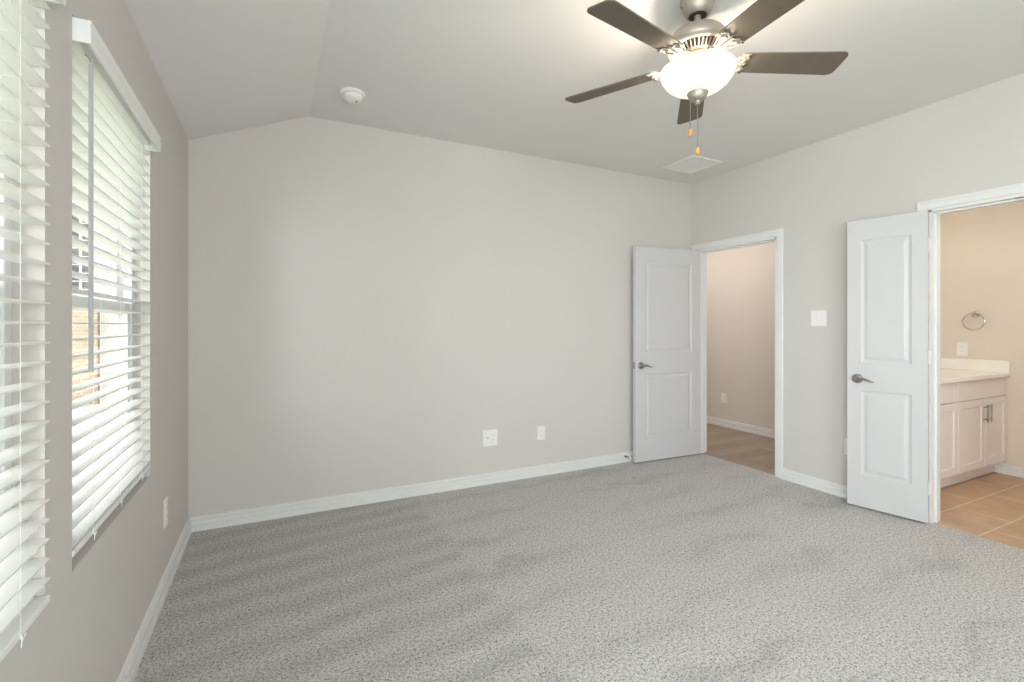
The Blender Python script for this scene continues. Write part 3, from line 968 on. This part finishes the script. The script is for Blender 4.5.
SP = 4.835
XE = XB - .010
MID = (SP + XE) / 2 + .03
shaker('drawer_front', SP + .0045, XE, .692, .846, flat=True)
shaker('drawer_front', SP - .40, SP - .0045, .692, .846, flat=True)
dA = shaker('door', SP + .0045, MID - .003, .122, .686)
dB = shaker('door', MID + .003, XE, .122, .686)
pull(dA, MID - .030, .495, .640); pull(dB, MID + .030, .495, .640)
dC = shaker('door', SP - .40, SP - .0045, .122, .686)
shaker('drawer_front', 4.03, SP - .406, .692, .846, flat=True)
dD = shaker('door', 4.03, SP - .406, .122, .686)

ct = empty('vanity_countertop', (4.85, VF, .851), 'cream vanity countertop with raised splash at the wall end', 'countertop')
m = MB(); m.box(4.015 - ox, XB - .003 - ox, -.022, YV - .003 - oy, 0, .034, .006, 3); m.build('slab', 'counter', ct)
m = MB(); m.box(XB - .023 - ox, XB - .003 - ox, -.020, YV - .003 - oy, .0335, .134, .004, 2)
m.build('side_splash', 'counter', ct)
m = MB(); m.box(4.015 - ox, XB - .023 - ox, YV - .023 - oy, YV - .003 - oy, .0335, .134, .004, 2)
m.build('back_splash', 'counter', ct)

fa = empty('faucet', (5.27, 2.275, .8855), 'chrome vanity faucet peeking past the bathroom door jamb', 'faucet')
m = MB(); m.lathe([(0, 0), (.028, 0), (.028, .006), (.019, .012), (.016, .10), (.015, .175), (.013, .185), (0, .186)], seg=24)
m.build('body', 'chrome', fa, True)
m = MB(); m.tube([(0, -.005, .145), (0, -.05, .172), (0, -.10, .182), (0, -.145, .172), (0, -.165, .150)], [.013, .012, .011, .011, .011], 14)
m.build('spout', 'chrome', fa, True)
m = MB(); m.tube([(0, 0, .184), (0, .02, .205), (0, .03, .235)], [.009, .007, .006], 12); m.build('handle', 'chrome', fa, True)

tr = empty('towel_ring', (XB, 2.030, 1.395), 'chrome towel ring on the bathroom wall above the outlet', 'towel ring')
m = MB(); m.lathe([(0, 0), (.028, 0), (.028, -.007), (.020, -.012), (.011, -.018), (.011, -.042), (.014, -.046), (.012, -.052), (0, -.053)], 0, 0, 0, 28, 'x')
m.build('wall_mount', 'chrome', tr, True)
m = MB()
pts = [(-.043, .076 * math.sin(a), -.066 + .076 * math.cos(a)) for a in [2 * PI * k / 40 for k in range(41)]]
m.tube(pts, .0045, 10)
m.build('ring', 'chrome', tr, True)

# ------------------------------------------------------------------ outdoors, seen between the slats
GZ = -0.25
g = MB(); g.box(-30, XO - .01, -12, 40, GZ - .1, GZ)
struct(g.build('ground', 'lawn'), 'sunlit lawn outside the windows', 'lawn')

m = MB(); m.box(-3.4, XO - .02, 1.2, 11.9, GZ - .05, GZ + .03, .01, 1)
struct(m.build('patio', 'patio'), 'pale concrete patio slab outside the far window', 'patio')
nh = empty('neighbour_house', (-4.2, 12.0, GZ), 'pale and brick neighbouring house seen through the far blind', 'house')
hx, hy, hz = nh.location
m = MB(); m.box(-4.5, 1.30, 0, 5, 0, 1.9); m.build('brick_wall', 'brick', nh)
m = MB()
for k in range(16): m.prism([(0, 1.9 + k * .16), (-.022, 1.9 + k * .16), (-.006, 1.9 + (k + 1) * .16), (0, 1.9 + (k + 1) * .16)], 'x', -4.5, 1.30)
m.box(-4.5, 1.30, 0, 5, 1.9, 1.9 + 16 * .16)
m.box(1.30, 3.3, 0.3, 5, 0, 4.46); m.build('siding_wall', 'siding', nh)
m = MB(); m.prism([(-.5, 4.46), (5.5, 4.46), (2.5, 6.2)], 'x', -5, 3.7); m.build('roof', 'shingle', nh)


def hwin(x0, x1, z0, z1, y, w=.05, mullion=True):
    m = MB()
    m.box(x0, x0 + w, y - .05, y + .02, z0, z1); m.box(x1 - w, x1, y - .05, y + .02, z0, z1)
    m.box(x0 + w, x1 - w, y - .05, y + .02, z0, z0 + w); m.box(x0 + w, x1 - w, y - .05, y + .02, z1 - w, z1)
    if mullion: m.box((x0 + x1) / 2 - .02, (x0 + x1) / 2 + .02, y - .045, y + .02, z0 + w, z1 - w)
    f = m.build('window', 'siding', nh)
    m = MB(); m.box(x0 + w, x1 - w, y - .02, y + .01, z0 + w, z1 - w); m.build('pane', 'pane', f)


hwin(.68, 1.12, 2.15, 3.75, 0); hwin(-.9, -.2, 2.15, 3.75, 0)
for a, b in ((1.33, 1.45), (1.48, 1.60), (1.66, 1.80)): hwin(a, b, 2.15, 3.75, .3, .02, False)
for a, b in ((1.44, 1.56), (1.62, 1.72)): hwin(a, b, .05, 1.75, .3, .02, False)
m = MB(); m.box(1.22, 1.30, -.3, -.2, 0, 1.9, .01, 1); m.build('porch_post', 'bark', nh)

fe = empty('garden_fence', (-7.0, 4, GZ), 'weathered cedar fence across the lawn outside the near window', 'fence')
m = MB()
for k in range(90):
    y = -8 + k * .145
    m.box(-.01, .01, y, y + .138, 0.02, 1.75 + .01 * rng.random())
m.build('boards', 'fence', fe)
m = MB()
for z in (.35, 1.4): m.box(-.05, -.0105, -8, 5.05, z, z + .09)
m.build('rails', 'fence', fe)


def tree(x, y, h, r, label, seed):
    rr = random.Random(seed)
    t = empty('tree', (x, y, GZ), label, 'tree')
    m = MB()
    m.tube([(0, 0, 0), (.05, .03, h * .3), (-.04, .05, h * .55), (.02, 0, h * .8)], [.16, .12, .09, .03], 10)
    for k in range(5):
        a = k * 1.3
        m.tube([(0, 0, h * (.4 + .06 * k)), (r * .35 * math.cos(a), r * .35 * math.sin(a), h * (.5 + .07 * k)), (r * .6 * math.cos(a), r * .6 * math.sin(a), h * (.58 + .07 * k))], [.06, .04, .015], 8)
    m.build('trunk', 'bark', t, True)
    f = MB()
    for k in range(2600):
        while True:
            p = Vector((rr.uniform(-1, 1), rr.uniform(-1, 1), rr.uniform(-1, 1)))
            if .25 < p.length < 1: break
        p = Vector((p.x * r, p.y * r, h * .68 + p.z * h * .34))
        d = Vector((rr.gauss(0, 1), rr.gauss(0, 1), rr.gauss(0, 1))).normalized()
        u = d.orthogonal().normalized(); v = d.cross(u)
        s = rr.uniform(.10, .2)
        f.face(f.verts([p - u * s, p + v * s * .45, p + u * s, p - v * s * .45]))
    f.build('foliage', 'leaf', t)


tree(-3.2, 22, 9.0, 3.2, 'green tree rising behind the neighbouring house', 1)
tree(-9.5, 9.5, 7.5, 2.4, 'green tree beyond the lawn in line with the near window', 2)
tree(-9.5, 3.5, 7.0, 2.4, 'green tree behind the cedar fence', 3)
